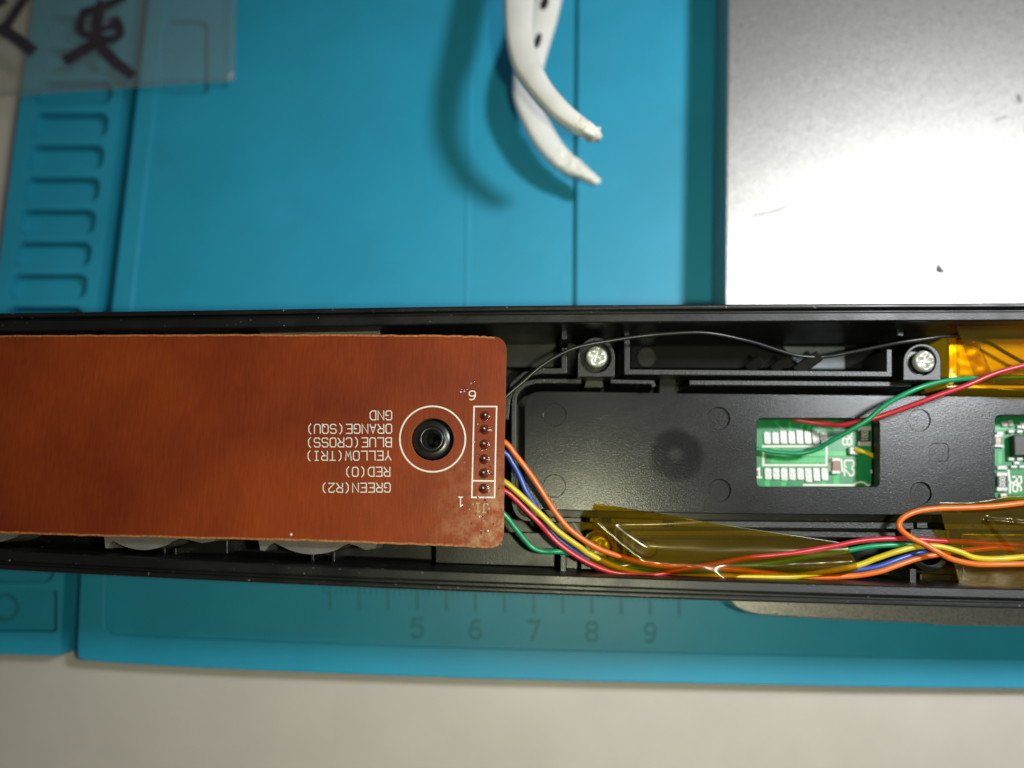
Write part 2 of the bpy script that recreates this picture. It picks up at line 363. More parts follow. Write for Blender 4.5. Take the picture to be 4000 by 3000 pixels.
def inner_panel():
    """black moulded panel with finger grease: a worn ring and cloudy smears"""
    m, nt, b = new_mat("black_panel_greasy")
    tc = N(nt, "ShaderNodeTexCoord")
    fine = N(nt, "ShaderNodeTexNoise", Scale=5200.0, Detail=3.0); nt.links.new(tc.outputs["Object"], fine.inputs["Vector"])
    mp = N(nt, "ShaderNodeMapping"); mp.inputs["Scale"].default_value = (.55, 1, 1); nt.links.new(tc.outputs["Object"], mp.inputs[0])
    sm = N(nt, "ShaderNodeTexNoise", Scale=130.0, Detail=6.0, Roughness=.65); nt.links.new(mp.outputs[0], sm.inputs["Vector"])
    c0 = P(2640, 1772, 21.5) - PANEL_ORG
    d = N(nt, "ShaderNodeVectorMath", operation='DISTANCE'); d.inputs[1].default_value = tuple(c0 * S)
    wob = N(nt, "ShaderNodeMix", data_type='VECTOR'); wob.inputs[0].default_value = .0012
    sv = N(nt, "ShaderNodeSeparateXYZ"); nt.links.new(tc.outputs["Object"], sv.inputs[0])
    cv = N(nt, "ShaderNodeCombineXYZ"); nt.links.new(sv.outputs[0], cv.inputs[0]); nt.links.new(sv.outputs[1], cv.inputs[1]); cv.inputs[2].default_value = c0.z * S
    nt.links.new(cv.outputs[0], d.inputs[0])
    dn = N(nt, "ShaderNodeMath", operation='MULTIPLY_ADD'); nt.links.new(sm.outputs[0], dn.inputs[0]); dn.inputs[1].default_value = .0030; nt.links.new(d.outputs["Value"], dn.inputs[2])
    ring = N(nt, "ShaderNodeValToRGB"); e = ring.color_ramp.elements
    rs = N(nt, "ShaderNodeMath", operation='MULTIPLY'); nt.links.new(dn.outputs[0], rs.inputs[0]); rs.inputs[1].default_value = 1 / .0072
    e[0].position, e[0].color = .26, (0, 0, 0, 1); e[1].position, e[1].color = .40, (1, 1, 1, 1)
    a = e.new(.66); a.color = (.9, .9, .9, 1); a = e.new(.80); a.color = (0, 0, 0, 1)
    nt.links.new(rs.outputs[0], ring.inputs[0])
    base = N(nt, "ShaderNodeValToRGB"); base.color_ramp.elements[0].position = .34; base.color_ramp.elements[0].color = (.0045, .0047, .005, 1)
    base.color_ramp.elements[1].position = .74; base.color_ramp.elements[1].color = (.013, .0134, .0145, 1)
    nt.links.new(sm.outputs[0], base.inputs[0])
    mx = N(nt, "ShaderNodeMix", data_type='RGBA'); nt.links.new(ring.outputs[0], mx.inputs[0]); nt.links.new(base.outputs[0], mx.inputs[6]); mx.inputs[7].default_value = (.006, .006, .007, 1)
    nt.links.new(mx.outputs[2], b.inputs["Base Color"])
    r1 = N(nt, "ShaderNodeMapRange"); r1.inputs["From Min"].default_value = .3; r1.inputs["From Max"].default_value = .7
    r1.inputs["To Min"].default_value = .62; r1.inputs["To Max"].default_value = .5
    b.inputs["Specular IOR Level"].default_value = .10; b.inputs["Coat Weight"].default_value = .36; b.inputs["Coat Roughness"].default_value = .215
    nt.links.new(sm.outputs[0], r1.inputs[0])
    r2 = N(nt, "ShaderNodeMix", data_type='FLOAT'); nt.links.new(ring.outputs[0], r2.inputs[0]); nt.links.new(r1.outputs[0], r2.inputs[2]); r2.inputs[3].default_value = .9
    cw_ = N(nt, "ShaderNodeMapRange"); cw_.inputs["To Min"].default_value = .42; cw_.inputs["To Max"].default_value = .24; nt.links.new(ring.outputs[0], cw_.inputs[0]); nt.links.new(cw_.outputs[0], b.inputs["Coat Weight"])
    nt.links.new(r2.outputs[0], b.inputs["Roughness"])
    bp = N(nt, "ShaderNodeBump", Strength=.4, Distance=.00006); nt.links.new(fine.outputs[0], bp.inputs["Height"]); nt.links.new(bp.outputs[0], b.inputs["Normal"]); nt.links.new(bp.outputs[0], b.inputs["Coat Normal"])
    return m

def clear_sheet(name, tint, diff, dfac, rough=.22, ior=1.5, bscale=120, bstr=.03):
    m = bpy.data.materials.new(name); m.use_nodes = True; nt = m.node_tree; nt.nodes.remove(nt.nodes["Principled BSDF"])
    out = nt.nodes["Material Output"]
    tr = N(nt, "ShaderNodeBsdfTransparent"); tr.inputs[0].default_value = (*tint, 1)
    df = N(nt, "ShaderNodeBsdfDiffuse"); df.inputs[0].default_value = (*diff, 1)
    gl = N(nt, "ShaderNodeBsdfGlossy"); gl.inputs["Roughness"].default_value = rough
    fr = N(nt, "ShaderNodeFresnel"); ge = N(nt, "ShaderNodeNewGeometry")
    im = N(nt, "ShaderNodeMapRange"); im.inputs["To Min"].default_value = ior; im.inputs["To Max"].default_value = 1 / ior   # same film seen from inside
    nt.links.new(ge.outputs["Backfacing"], im.inputs[0]); nt.links.new(im.outputs[0], fr.inputs[0])
    tc = N(nt, "ShaderNodeTexCoord"); n = N(nt, "ShaderNodeTexNoise", Scale=bscale, Detail=4.0); nt.links.new(tc.outputs["Object"], n.inputs["Vector"])
    bp = N(nt, "ShaderNodeBump", Strength=bstr, Distance=.0004); nt.links.new(n.outputs[0], bp.inputs["Height"])
    nt.links.new(bp.outputs[0], gl.inputs["Normal"])
    a = N(nt, "ShaderNodeMixShader"); a.inputs[0].default_value = dfac
    nt.links.new(tr.outputs[0], a.inputs[1]); nt.links.new(df.outputs[0], a.inputs[2])
    c = N(nt, "ShaderNodeMixShader"); nt.links.new(fr.outputs[0], c.inputs[0]); nt.links.new(a.outputs[0], c.inputs[1]); nt.links.new(gl.outputs[0], c.inputs[2])
    nt.links.new(c.outputs[0], out.inputs[0])
    return m
M['amber'] = clear_sheet("amber_film_tape", (.84, .71, .08), (.50, .38, .02), .035)
M['film'] = clear_sheet("hazy_clear_film", (.975, .975, .96), (.55, .54, .50), .08, rough=.35, bscale=60)
M['clear'] = clear_sheet("clear_tape_edge", (.80, .78, .74), (.3, .28, .24), .14, rough=.65)

# ================================================================= the setting: bench top
TZ = -5.0
tag(prism("table", [Vector(p) for p in ((-260, -200, TZ), (260, -200, TZ), (260, 300, TZ), (-260, 300, TZ))], TZ - 18, M['table']), kind="structure")

# ================================================================= silicone repair mat
repair_mat = tag(empty("repair_mat", P(2000, 1500, TZ)), "teal blue silicone repair mat with moulded trays and ruler marks", "mat")
def xl(pts, y):                              # x on a measured, slightly bowed line at row y
    for (y0, x0), (y1, x1) in zip(pts, pts[1:]):
        if y <= y1: break
    return x0 + (x1 - x0) * (y - y0) / (y1 - y0)
LEFT = [(-400, 184), (0, 130), (984, 0), (2556, -170)]
GRL = [(-400, 572), (0, 524), (400, 476), (1200, 378), (2240, 250), (2556, 234)]
GRR = [(-400, 628), (0, 581), (400, 531), (1200, 436), (2240, 314), (2578, 302)]
RIM = [(-400, 700), (0, 652), (400, 606), (1200, 515), (2240, 413), (2478, 408)]
rows = [-400, 0, 400, 800, 1200, 1700, 2240]
bottom = curve2([(330, 2582), (700, 2606), (1400, 2635), (2000, 2655), (2900, 2674), (4000, 2690), (6900, 2700)], 5)
outer = [(xl(GRR, r), r) for r in rows] + [(301, 2520), (302, 2560), (310, 2575)] + bottom + [(6900, -400)]
pb = curve2([(450, 2479), (700, 2491), (1400, 2518), (2000, 2536), (2900, 2556), (4000, 2577), (6800, 2590)], 5)
inner = [(xl(RIM, r), r) for r in [-330] + rows[1:]] + [(406, 2420), (412, 2455), (428, 2473)] + pb + [(6800, -330)]
prism("rim", PL(outer, 0), TZ + .02, M['mat'], repair_mat, holes=[PL(inner, 0)], bevel=.45, seg=3)
# sunk work area in two sheets with an open slit between them; the slit and the ridge run up the mat
SL = [(-330, 2249), (600, 2240), (1200, 2236), (2535, 2225)]
SR = [(-330, 2263), (600, 2254), (1200, 2250), (2545, 2239)]
ZP = -.55
panA = [(xl(RIM, r) - 30, r) for r in [-360] + rows[1:]] + [(380, 2500)] + [(a, b + 24) for a, b in pb] + [(6840, -360), (xl(SR, -330), -360), (xl(SR, 600), 600), (xl(SR, 1200), 1200), (2246, 1900), (2232, 1900), (xl(SL, 1200), 1200), (xl(SL, 600), 600), (xl(SL, -330), -360)]
well = PL(rr(640, 80, 812, 372, 28), ZP)
prism("work_surface", PL(panA, ZP), TZ + .06, M['mat'], repair_mat, holes=[well], bevel=.12)
prism("well_floor", PL(rr(630, 70, 822, 382, 28), ZP - 1.3), TZ + .10, M['mat'], repair_mat)
prism("slit_floor", PL([(2210, -340), (2290, -340), (2270, 2500), (2200, 2500)], ZP - 1.9), TZ + .12, M['mat'], repair_mat)
wall("ridge", [(1842, -330), (1832, 600), (1822, 1200), (1812, 1900)], ZP + .14, .8, ZP - .3, M['mat'], repair_mat, bevel=.13)
prism("groove_floor", PL([(xl(GRL, r) - 14, r) for r in rows] + [(236, 2545), (304, 2545)] + [(xl(GRR, r) + 14, r) for r in rows[::-1]], -4.6), TZ + .04, M['mat'], repair_mat)
# small-parts strip with its row of screw trays
strip = [(xl(LEFT, r), r) for r in rows] + [(-170, 2540)] + [(-160, 2552), (0, 2556), (225, 2563), (236, 2550)] + [(xl(GRL, r), r) for r in rows[::-1]]
cells = []
for i in range(-2, 9):
    y0 = 440 + 126 * (i - 2) if i > 1 else 315 + 126 * (i - 1)
    y0 = 440 + 126.2 * (i - 1)
    if y0 < -300 or y0 > 1330: continue
    xr, xlft = 427 - (y0 - 440) * .131, 128 - (y0 - 440) * .137
    cells.append(PL([(a - (b - y0) * .125, b) for a, b in rr(xlft, y0, xr, y0 + 97, 36)], -.75))
cells.append(PL([(a - (b - 1500) * .1, b) for a, b in rr(-60, 1500, 285, 2277, 40)], -.75))
cells.append(PL([(a, b + a * .012) for a, b in rr(-120, 2302, 222, 2468, 14)], -.75))
prism("tray_strip", PL(strip, -.75), TZ + .14, M['mat'], repair_mat, holes=cells, bevel=.45, seg=3)
prism("tray_floor", PL([(xl(LEFT, r) + 16, r) for r in rows[:-1]] + [(-140, 2520), (220, 2530)] + [(xl(GRL, r) - 16, r) for r in rows[::-1]], -3.1), TZ + .16, M['mat'], repair_mat)
v, f = ribbon_geo([PL([(p[0], p[1]) for p in circ(20, 2372, 48, 24)] + [(68, 2372)], -3.05)], .7)
mk("moulded_ring", v, f, M['matmark'], repair_mat)
# ruler: half-centimetre and millimetre ticks with numbers
x0, pitch = 1630.5, 22.74
def ry(x): return 2372 + (x - 1850) * .022
for k in range(-16, 46):
    x = x0 + k * pitch
    ln = 96 if k % 5 == 0 else 40
    faint = .2 if k % 5 == 0 else .12
    a, b_ = P(x - 2, 2290 + (x - 1850) * .022, ZP + .012), P(x, 2290 + ln + (x - 1850) * .022, ZP + .012)
    v, f = ribbon_geo([[a, b_]], .46 if k % 5 == 0 else .25)
    mk("tick", v, f, M['matmark'], repair_mat)
for k, ch in enumerate("56789"):
    x = x0 + k * 10 * pitch
    lettering("digit", ch, (x - 20, 2420 + (x - 1850) * .022 + 72), (1, .022), (.01, -1), 70, 40, .55, ZP + .014, M['matmark'], repair_mat, cw=38)

# ================================================================= metal panel under the neck
PZ = 9.0
pl = curve2([(2848, -500), (2845, 0), (2838, 600), (2833, 1180), (2836, 1800), (2840, 2200)], 4) + [(2842, 2310), (2852, 2345), (2880, 2375), (2925, 2394), (2985, 2404)] + \
     curve2([(3233, 2419), (3600, 2434), (4000, 2448), (6600, 2480)], 4) + [(6600, -500)]
panel = tag(prism("metal_panel", PL(pl, PZ), 0.0, M['metal'], bevel=.25, seg=3), "thick silver sandblasted metal slab lying on teal mat", "metal slab")
for pts, wd in (([(2945, 842), (3000, 832), (3070, 808)], .22), ([(3130, 790), (3158, 764)], .14), ([(3765, 1110), (3820, 1142)], .2), ([(3850, 1168), (3880, 1176)], .3),
                ([(3975, 372), (3985, 398)], .5), ([(3890, 470), (3930, 455)], .25)):
    v, f = ribbon_geo([catmull(PL(pts, PZ + .012), 4)], wd)
    mk("scratch", v, f, M['scratch'], panel)
fl = tag(prism("dirt_flake", PL([(3662, 1030), (3672, 1034), (3696, 1062), (3678, 1066), (3658, 1060)], PZ + .25), PZ + .02, M['scratch'], bevel=.05), "small dark triangular flake on silver metal slab", "flake")

# ================================================================= black neck shell
RZ, FZ = 31.0, 16.0
TOP = curve2([(-450, 1229), (0, 1222), (1000, 1208), (1900, 1194), (2900, 1187), (4000, 1182), (5200, 1178), (6900, 1176)], 6)
BOT = curve2([(-450, 2201), (0, 2226), (700, 2262), (1400, 2294), (2150, 2323), (2900, 2349), (4000, 2379), (5200, 2402), (6900, 2422)], 6)
def lerp(curve, x):
    for (a, b), (c, d) in zip(curve, curve[1:]):
        if x <= c: break
    return b + (d - b) * (x - a) / (c - a)
neck = tag(empty("controller_neck", P(2000, 1765, PZ)), "long open black plastic guitar controller neck with ribs, bosses and windows inside", "guitar neck")
PROF = [(2.2, 9.02), (.7, 11), (.05, 15), (0, 30.75), (.06, 30.93), (.22, 31), (.5, 31), (.66, 30.92), (.72, 30.7), (.76, 30.05), (1.06, 30.05), (1.1, 30.5), (1.2, 30.66), (1.4, 30.7), (2.35, 30.62), (2.5, 30.5), (2.56, 30.2), (2.95, 17), (3.4, 15.9), (3.4, 9.02)]
stations = [-420 + 110 * i for i in range(65)]
for side in (0, 1):
    V, F = [], []; k = len(PROF)
    for x in stations:
        t, b_ = P(x, lerp(TOP, x), RZ), P(x, lerp(BOT, x), RZ)
        o_, n_ = (t, (b_ - t).normalized()) if side == 0 else (b_, (t - b_).normalized())
        for off, z in PROF:
            q = o_ + n_ * off; V.append(Vector((q.x, q.y, z)))
    for i in range(len(stations) - 1):
        for j in range(k):
            F.append([i * k + j, i * k + (j + 1) % k, (i + 1) * k + (j + 1) % k, (i + 1) * k + j])
    F.append(list(range(k))); F.append([(len(stations) - 1) * k + j for j in range(k)])
    mk("side_rail", V, F, M['black'], neck)
def inset(x, side, off, z):
    t, b_ = P(x, lerp(TOP, x), RZ), P(x, lerp(BOT, x), RZ)
    q = t + (b_ - t).normalized() * off if side == 0 else b_ + (t - b_).normalized() * off
    return Vector((q.x, q.y, z))
prism("floor", [inset(x, 0, 3.2, FZ) for x in stations] + [inset(x, 1, 3.2, FZ) for x in stations[::-1]], 13.5, M['black'], neck)

# panel with two windows
ZB = 21.5
ptop = [(2150, 1528), (2500, 1533), (2575, 1535)]
pout = [(2049, 1900), (2049, 1585), (2054, 1560), (2068, 1541), (2092, 1530), (2130, 1528), (2500, 1533), (2574, 1535), (2578, 1478), (2640, 1478), (2644, 1536), (3300, 1542), (4000, 1550), (4400, 1555),
        (4400, 2016), (4000, 2013), (3300, 2010), (2800, 2006), (2400, 1998), (2110, 1990), (2080, 1986), (2060, 1972), (2050, 1948)]
win1 = rr(2957, 1634, 3436, 1901, 20)
win2 = rr(3887, 1622, 4380, 1950, 20)
marks = [(2167, 1620, 43, .09), (2165, 1898, 43, .09), (2808, 1634, 43, .35), (2812, 1915, 43, .35), (3592, 1641, 42, .2), (3598, 1926, 42, .35)]
PANEL_ORG = P(3000, 1770, 19.6)
M['panel'] = inner_panel()
sq = rr(3633, 1733, 3704, 1800, 18)
prism("inner_panel", PL(pout, ZB), 19.6, M['panel'], neck, holes=[PL(win1, ZB), PL(win2, ZB), PL(sq, ZB)] + [PL(circ(a, b, r), ZB) for a, b, r, _ in marks], bevel=.10, origin=PANEL_ORG)
for a, b, r, dep in marks:
    prism("ejector_mark", PL(circ(a, b, r + 3), ZB - dep), 19.7, M['panel'], neck)
prism("ejector_mark", PL(rr(3630, 1730, 3707, 1803, 18), ZB - .06), 19.7, M['panel'], neck)

# upright walls framing the panel
ZF = 24.0
wall("frame_wall", [(2272, 1489), (2180, 1488), (2095, 1489), (2045, 1505), (2015, 1540), (2007, 1590), (2006, 1750), (2005, 1930), (2012, 1985), (2035, 2018), (2075, 2029), (2180, 2031), (2270, 2032)], ZF, .72, FZ, M['rib'], neck, n=3)
wall("frame_wall", [(2384, 1489), (2470, 1491), (2548, 1492), (2556, 1512)], ZF, .66, FZ, M['rib'], neck)
wall("frame_wall", [(2692, 1494), (3100, 1497), (3560, 1501)], ZF, .8, FZ, M['rib'], neck)
prism("tab", PL([(2290, 1478), (2354, 1478), (2360, 1514), (2281, 1514)], 22.4), FZ, M['rib'], neck, bevel=.12)
wall("frame_wall", [(2302, 2030), (2340, 2031)], ZF - .4, .8, FZ, M['rib'], neck)
wall("frame_wall", [(2385, 2033), (2560, 2038), (2590, 2039)], ZF - .4, .75, FZ, M['rib'], neck)
wall("frame_wall", [(2630, 2046), (3000, 2050), (3570, 2055)], ZF, .95, FZ, M['rib'], neck)
wall("frame_wall", [(2460, 2082), (2900, 2083), (3500, 2092)], ZF - .2, .85, FZ, M['rib'], neck)
wall("frame_wall", [(3583, 2052), (3625, 2053)], ZF, .85, FZ, M['rib'], neck)
wall("frame_wall", [(3690, 2057), (4400, 2066)], ZF, .85, FZ, M['rib'], neck)
wall("rib", [(2204, 1262), (2204, 1325)], 26.6, .86, FZ, M['rib'], neck)
wall("rib", [(2204, 1357), (2204, 1448), (2110, 1449), (2050, 1462), (2005, 1500), (1982, 1560), (1975, 1640)], 25.4, .86, FZ, M['rib'], neck)
wall("rib", [(2449, 1283), (2449, 1452), (2900, 1456), (3474, 1461), (3474, 1363)], 25.4, .86, FZ, M['rib'], neck)
wall("rib", [(3518, 1258), (3518, 1313)], 26.6, .95, FZ, M['rib'], neck)
wall("rib", [(2200, 2166), (2200, 2266)], 24.5, .85, FZ, M['rib'], neck)
wall("rib", [(2438, 2075), (2437, 2240)], 22.8, .5, FZ, M['rib'], neck)
wall("rib", [(2404, 2060), (2404, 2160)], 22.8, .5, FZ, M['rib'], neck)
wall("rib", [(3568, 2222), (3568, 2300)], 24.8, .9, FZ, M['rib'], neck)
for x in (85, 160, 640, 682, 1220, 1302):
    wall("rib", [(x, 2130 + x * .015), (x, 2176 + x * .018)], 22.5, .5, FZ, M['rib'], neck)
# raised floor steps beside the panel
prism("floor_step", PL([(1700, 1330), (2188, 1330), (2188, 1434), (1700, 1434)], 19.0), FZ - .2, M['black'], neck, bevel=.15)
prism("floor_step", PL([(2216, 1330), (2252, 1330), (2252, 1476), (2216, 1462)], 19.4), FZ - .2, M['black'], neck, bevel=.15)
prism("floor_step", PL([(1700, 2076), (2176, 2080), (2176, 2216), (1700, 2200)], 19.6), FZ - .2, M['black'], neck, bevel=.15)
prism("floor_step", PL([(2210, 2080), (2396, 2084), (2396, 2228), (2210, 2222)], 19.6), FZ - .2, M['black'], neck, bevel=.15)
prism("floor_step", PL([(700, 2105), (890, 2110), (890, 2165), (700, 2160)], 19.0), FZ - .2, M['black'], neck, bevel=.15)
prism("floor_step", PL([(2462, 1300), (3450, 1310), (3450, 1440), (2462, 1436)], 17.4), FZ - .2, M['hook'], neck, bevel=.15)
prism("floor_step", PL([(2460, 2100), (3540, 2112), (3540, 2250), (2460, 2240)], 18.4), FZ - .2, M['black'], neck, bevel=.15)
prism("floor_step", PL([(3595, 2240), (3745, 2246), (3745, 2280), (3595, 2276)], 19.6), FZ - .2, M['black'], neck, bevel=.15)
prism("reflection_patch", PL([(3060, 1352), (3302, 1354), (3302, 1442), (3130, 1440)], 17.9), 17.3, M['greystrip'], neck, bevel=.2)  # added plate in place of a blurred reflection behind the hooks
prism("reflection_patch", PL([(3252, 2256), (3374, 2262), (3374, 2288), (3252, 2284)], 19.4), 15.8, M['greystrip'], neck, bevel=.2)  # second added plate, again standing in for a bright blurred patch
prism("ejector_mark", PL(circ(2526, 1395, 38), 17.7), 17.0, M['black'], neck, bevel=.1)
prism("ejector_mark", PL(circ(2533, 2145, 38), 22.6), 18.0, M['rib'], neck, bevel=.35)

# screw bosses with their screws
def boss(cx, cy, hw, ybot, arch, zt, hole_r, hole_c, head_c, head_r, screw=True, rot=0.3):
    out = [(cx - hw, ybot), (cx - hw, cy)]
    out += [(cx + hw * math.cos(math.radians(a)), cy - arch * math.sin(math.radians(a))) for a in range(168, 0, -12)]
    out += [(cx + hw, cy), (cx + hw, ybot)]
    b = prism("screw_boss", PL(out, zt), FZ, M['rib'], neck, holes=[PL(circ(hole_c[0], hole_c[1], hole_r), zt)], bevel=.12)
    prism("counterbore", PL(circ(hole_c[0], hole_c[1], hole_r + 4), zt - 1.6), FZ, M['black'], b)
    if not screw: return
    c = P(head_c[0], head_c[1], zt - .55); r = head_r / FPX * (CAMH - zt)
    sc = empty("screw", Vector((c.x, c.y, zt - 1.6)), neck)
    # pan head with a cross recess
    n, V, F = 48, [], []
    prof = [(0, -.42), (.18, -.42), (.36, -.36), (.5, -.02), (.62, .0), (.80, -.10), (.93, -.28), (1.0, -.52), (1.0, -1.0)]
    for j, (rf, dz) in enumerate(prof):
        for i in range(n):
            a = 2 * math.pi * i / n
            cross = max(abs(math.cos(a + rot)), abs(math.sin(a + rot))) ** 9
            z = dz
            if rf <= .5: z = -.50 * (cross if rf > .2 else 1) if rf < .55 else dz
            elif rf <= .62: z = dz - .30 * (cross if cross > .55 else 0)
            V.append(Vector((c.x + r * rf * math.cos(a), c.y + r * rf * math.sin(a), c.z + .35 + z)))
    for j in range(len(prof) - 1):
        for i in range(n): F.append([j * n + i, j * n + (i + 1) % n, (j + 1) * n + (i + 1) % n, (j + 1) * n + i])
    mk("screw_head", V, F, M['zinc'], sc, smooth=True)
    prism("screw_shank", ring3(Vector((c.x, c.y, zt - .75)), r * .55, 16), zt - 1.58, M['zinc'], sc)
boss(2329, 1395, 73, 1472, 78, 26.0, 62, (2326, 1394), (2331, 1393), 43)
boss(3602, 1412, 74, 1486, 70, 26.0, 56, (3600, 1410), (3614, 1410), 44, rot=.1)
boss(2335, 2140, 66, 2225, 72, 22.8, 56, (2334, 2140), (2338, 2137), 45, rot=.5)
prism("screw_boss", PL([(3557, 2066), (3712, 2069), (3712, 2128), (3557, 2124)], 23.6), FZ, M['rib'], neck, bevel=.15)
prism("screw_boss", PL(circ(3635, 2160, 74), 23.0), FZ, M['black'], neck, holes=[PL(circ(3635, 2160, 48), 23.0)], bevel=.15)
# snap hooks in the upper channel
for pts, z, wd in (([(3110, 1452), (3205, 1386)], 25.2, 1.7), ([(3020, 1446), (3075, 1402)], 24.2, 1.5), ([(2920, 1444), (2975, 1402)], 23.6, 1.6)):
    a, b = P(pts[0][0], pts[0][1], z - 1.6), P(pts[1][0], pts[1][1], z)
    d = (b - a); d.z = 0; d.normalize(); n_ = Vector((-d.y, d.x, 0)) * wd / 2
    V = [a + n_, a - n_, b - n_, b + n_] ; V = V + [Vector((q.x, q.y, 17.5)) for q in V[:2]] + [V[2] - Vector((0, 0, 2.2)) - d * .8, V[3] - Vector((0, 0, 2.2)) - d * .8]
    mk("snap_hook", V, [[0, 1, 2, 3], [4, 5, 6, 7], [0, 1, 5, 4], [1, 2, 6, 5], [2, 3, 7, 6], [3, 0, 4, 7]], M['hook'], neck, bevel=.2)

# ================================================================= green board below the windows
GZ = 17.6
gb = tag(empty("green_circuit_board", P(3500, 1765, FZ)), "green circuit board seen through the windows of the black neck", "circuit board")
prism("board", PL([(2860, 1580), (4420, 1585), (4420, 1985), (2860, 1960)], GZ), FZ + .02, M['green'], gb)
def w1(X, Y): return (2900 + X / 3.687, 1600 + Y / 3.687)
PAD = None
def pad(cx, cy, wd, hg, z=GZ, name="solder_pad", mat='solder', hh=.22):
    """a domed solder pad"""
    c = P(cx, cy, z); sc = (CAMH - z) / FPX; a, b = wd / 2 * sc, hg / 2 * sc; rad = min(a, b) * .45
    return prism(name, [Vector((c.x + x, c.y + y, z + hh)) for x, y in rr(-a, -b, a, b, rad, 3)], z + .01, M[mat], gb, bevel=min(hh * .8, min(a, b) * .6), seg=3)
tops = [320, 322, 300, 308, 292, 305, 308, 325]; bots = [1010, 1012, 1025, 1020, 1018, 1050, 1035, 1025]
for i in range(8):
    xa = 355 + 116.5 * i
    x, y = w1(xa, (tops[i] + 500) / 2); pad(x, y, 28.5, (500 - tops[i]) / 3.687)
    x, y = w1(xa + 10, (838 + bots[i]) / 2); pad(x, y, 28.5, (bots[i] - 838) / 3.687)
def flat(name, pts, z, mat, par=None): return mk(name, PL(pts, z), [list(range(len(pts)))], M[mat], par or gb)
flat("copper_trace", [w1(420, 692), w1(1195, 692), w1(1195, 768), w1(440, 768), w1(395, 740)], GZ + .012, 'green_trace')
flat("copper_trace", [w1(400, 560), w1(480, 545), w1(600, 600), w1(1500, 600), w1(1500, 665), w1(560, 665)], GZ + .012, 'green_trace')
flat("copper_trace", [w1(1310, 930), w1(1395, 930), w1(1395, 1100), w1(1310, 1100)], GZ + .012, 'green_trace')
for xa in (360, 595, 1170):
    flat("copper_trace", [w1(xa - 35, 1000), w1(xa + 35, 1000), w1(xa + 35, 1100), w1(xa - 35, 1100)], GZ + .009, 'green_trace')
for xa, xb in ((600, 470), (690, 680), (830, 880), (930, 1000)):
    flat("copper_trace", [w1(xa - 22, 310), w1(xa + 22, 310), w1(xb + 12, 170), w1(xb - 12, 170)], GZ + .011, 'green_trace')
v, f = ribbon_geo([PL([w1(300, 530), w1(1212, 530), w1(1212, 800), w1(300, 800), w1(300, 530)], GZ + .016)], .30)
mk("silkscreen_outline", v, f, M['silk'], gb)
v, f = ribbon_geo([PL([w1(880, 1085), w1(1600, 1088), w1(1640, 1055), w1(1700, 1042), w1(1760, 1055), w1(1800, 1088), w1(1900, 1092)], GZ + .016)], .26)
mk("silkscreen_outline", v, f, M['silk'], gb)
lettering("silkscreen_text", "C2", w1(1470, 730), (0, 1), (1, 0), 36, 33, .26, GZ + .02, M['silk'], gb, cw=27)
lettering("silkscreen_text", "R8", w1(1445, 300), (0, 1), (1, 0), 34, 31, .24, GZ + .02, M['silk'], gb, cw=25)
lettering("silkscreen_text", "1", w1(195, 975), (1, 0), (0, -1), 36, 30, .3, GZ + .02, M['silk'], gb, cw=26)
def chip_part(name, x0, y0, x1, y1, body, text, horizontal=False, tz=.55, mark='silk'):
    """a two-ended chip component: body with soldered metal ends and its print"""
    q = empty(name, P((x0 + x1) / 2, (y0 + y1) / 2, GZ), gb)
    h = y1 - y0; e = h * .24
    prism("body", PL([(x0, y0 + e * .7), (x1, y0 + e * .7), (x1, y1 - e * .7), (x0, y1 - e * .7)], GZ + tz), GZ + .02, M[body], q, bevel=.05)
    for a, b in ((y0, y0 + e), (y1 - e, y1)):
        prism("end_cap", PL(rr(x0 - 3, a, x1 + 3, b, 4, 2), GZ + tz + .03), GZ + .02, M['solder'], q, bevel=.12)
    if text:
        n = len(text); w_ = (h - 2 * e) / n
        lettering("value_print", text, (x0 + (x1 - x0) * .25, y0 + e + 3), (0, 1), (1, 0), (x1 - x0) * .5, w_ * .98, .11, GZ + tz + .03, M[mark], q, cw=w_ * .62)
    return q
chip_part("resistor", *w1(1680, 235), *w1(1845, 525), 'chip', "001")
chip_part("capacitor", *w1(1300, 690), *w1(1405, 930), 'brown_ceramic', "")
v, f = ribbon_geo([PL([w1(1275, 700), w1(1262, 880)], GZ + .016), PL([w1(1425, 720), w1(1440, 890)], GZ + .016)], .26)
mk("silkscreen_outline", v, f, M['silk'], gb)
x, y = w1(1585, 600); pad(x, y, 40, 32, name="solder_blob", hh=.7)
x, y = w1(1885, 895); pad(x, y, 30, 18, name="solder_blob", hh=.5)
# second window
def w2(X, Y): return (3600 + X / 4.1475, 1600 + Y / 4.1475)
q = empty("driver_chip", P(4040, 1745, GZ), gb)
prism("body", PL([w2(1495, 410), w2(2400, 410), w2(2400, 750), w2(1510, 750)], GZ + 1.5), GZ + .15, M['chip'], q, bevel=.18)
for i in range(7):
    for yy, hg in ((362, 13), (805, 15)):
        x, y = w2(1420 + 138 * i + (100 if i else 0) - (100 if i else 0), yy); pad(x, y, 24, hg, name="chip_lead", hh=.6)
for X, Y, W_, H_ in ((1250, 395, 28, 16), (1260, 600, 26, 12), (1330, 240, 26, 22), (1430, 225, 20, 26), (1560, 285, 18, 14), (1620, 260, 20, 30), (1475, 930, 26, 12), (1610, 930, 26, 12), (1285, 945, 40, 18), (1520, 870, 24, 14), (1310, 1395, 28, 18)):
    x, y = w2(X, Y); pad(x, y, W_, H_, name="solder_blob", hh=.4)
chip_part("resistor", *w2(1190, 400), *w2(1300, 610), 'brown_ceramic', "001")
chip_part("resistor", *w2(1232, 1010), *w2(1388, 1325), 'chip', "000")
flat("copper_trace", [w2(1200, 280), w2(1380, 275), w2(1380, 315), w2(1200, 320)], GZ + .012, 'green_trace')
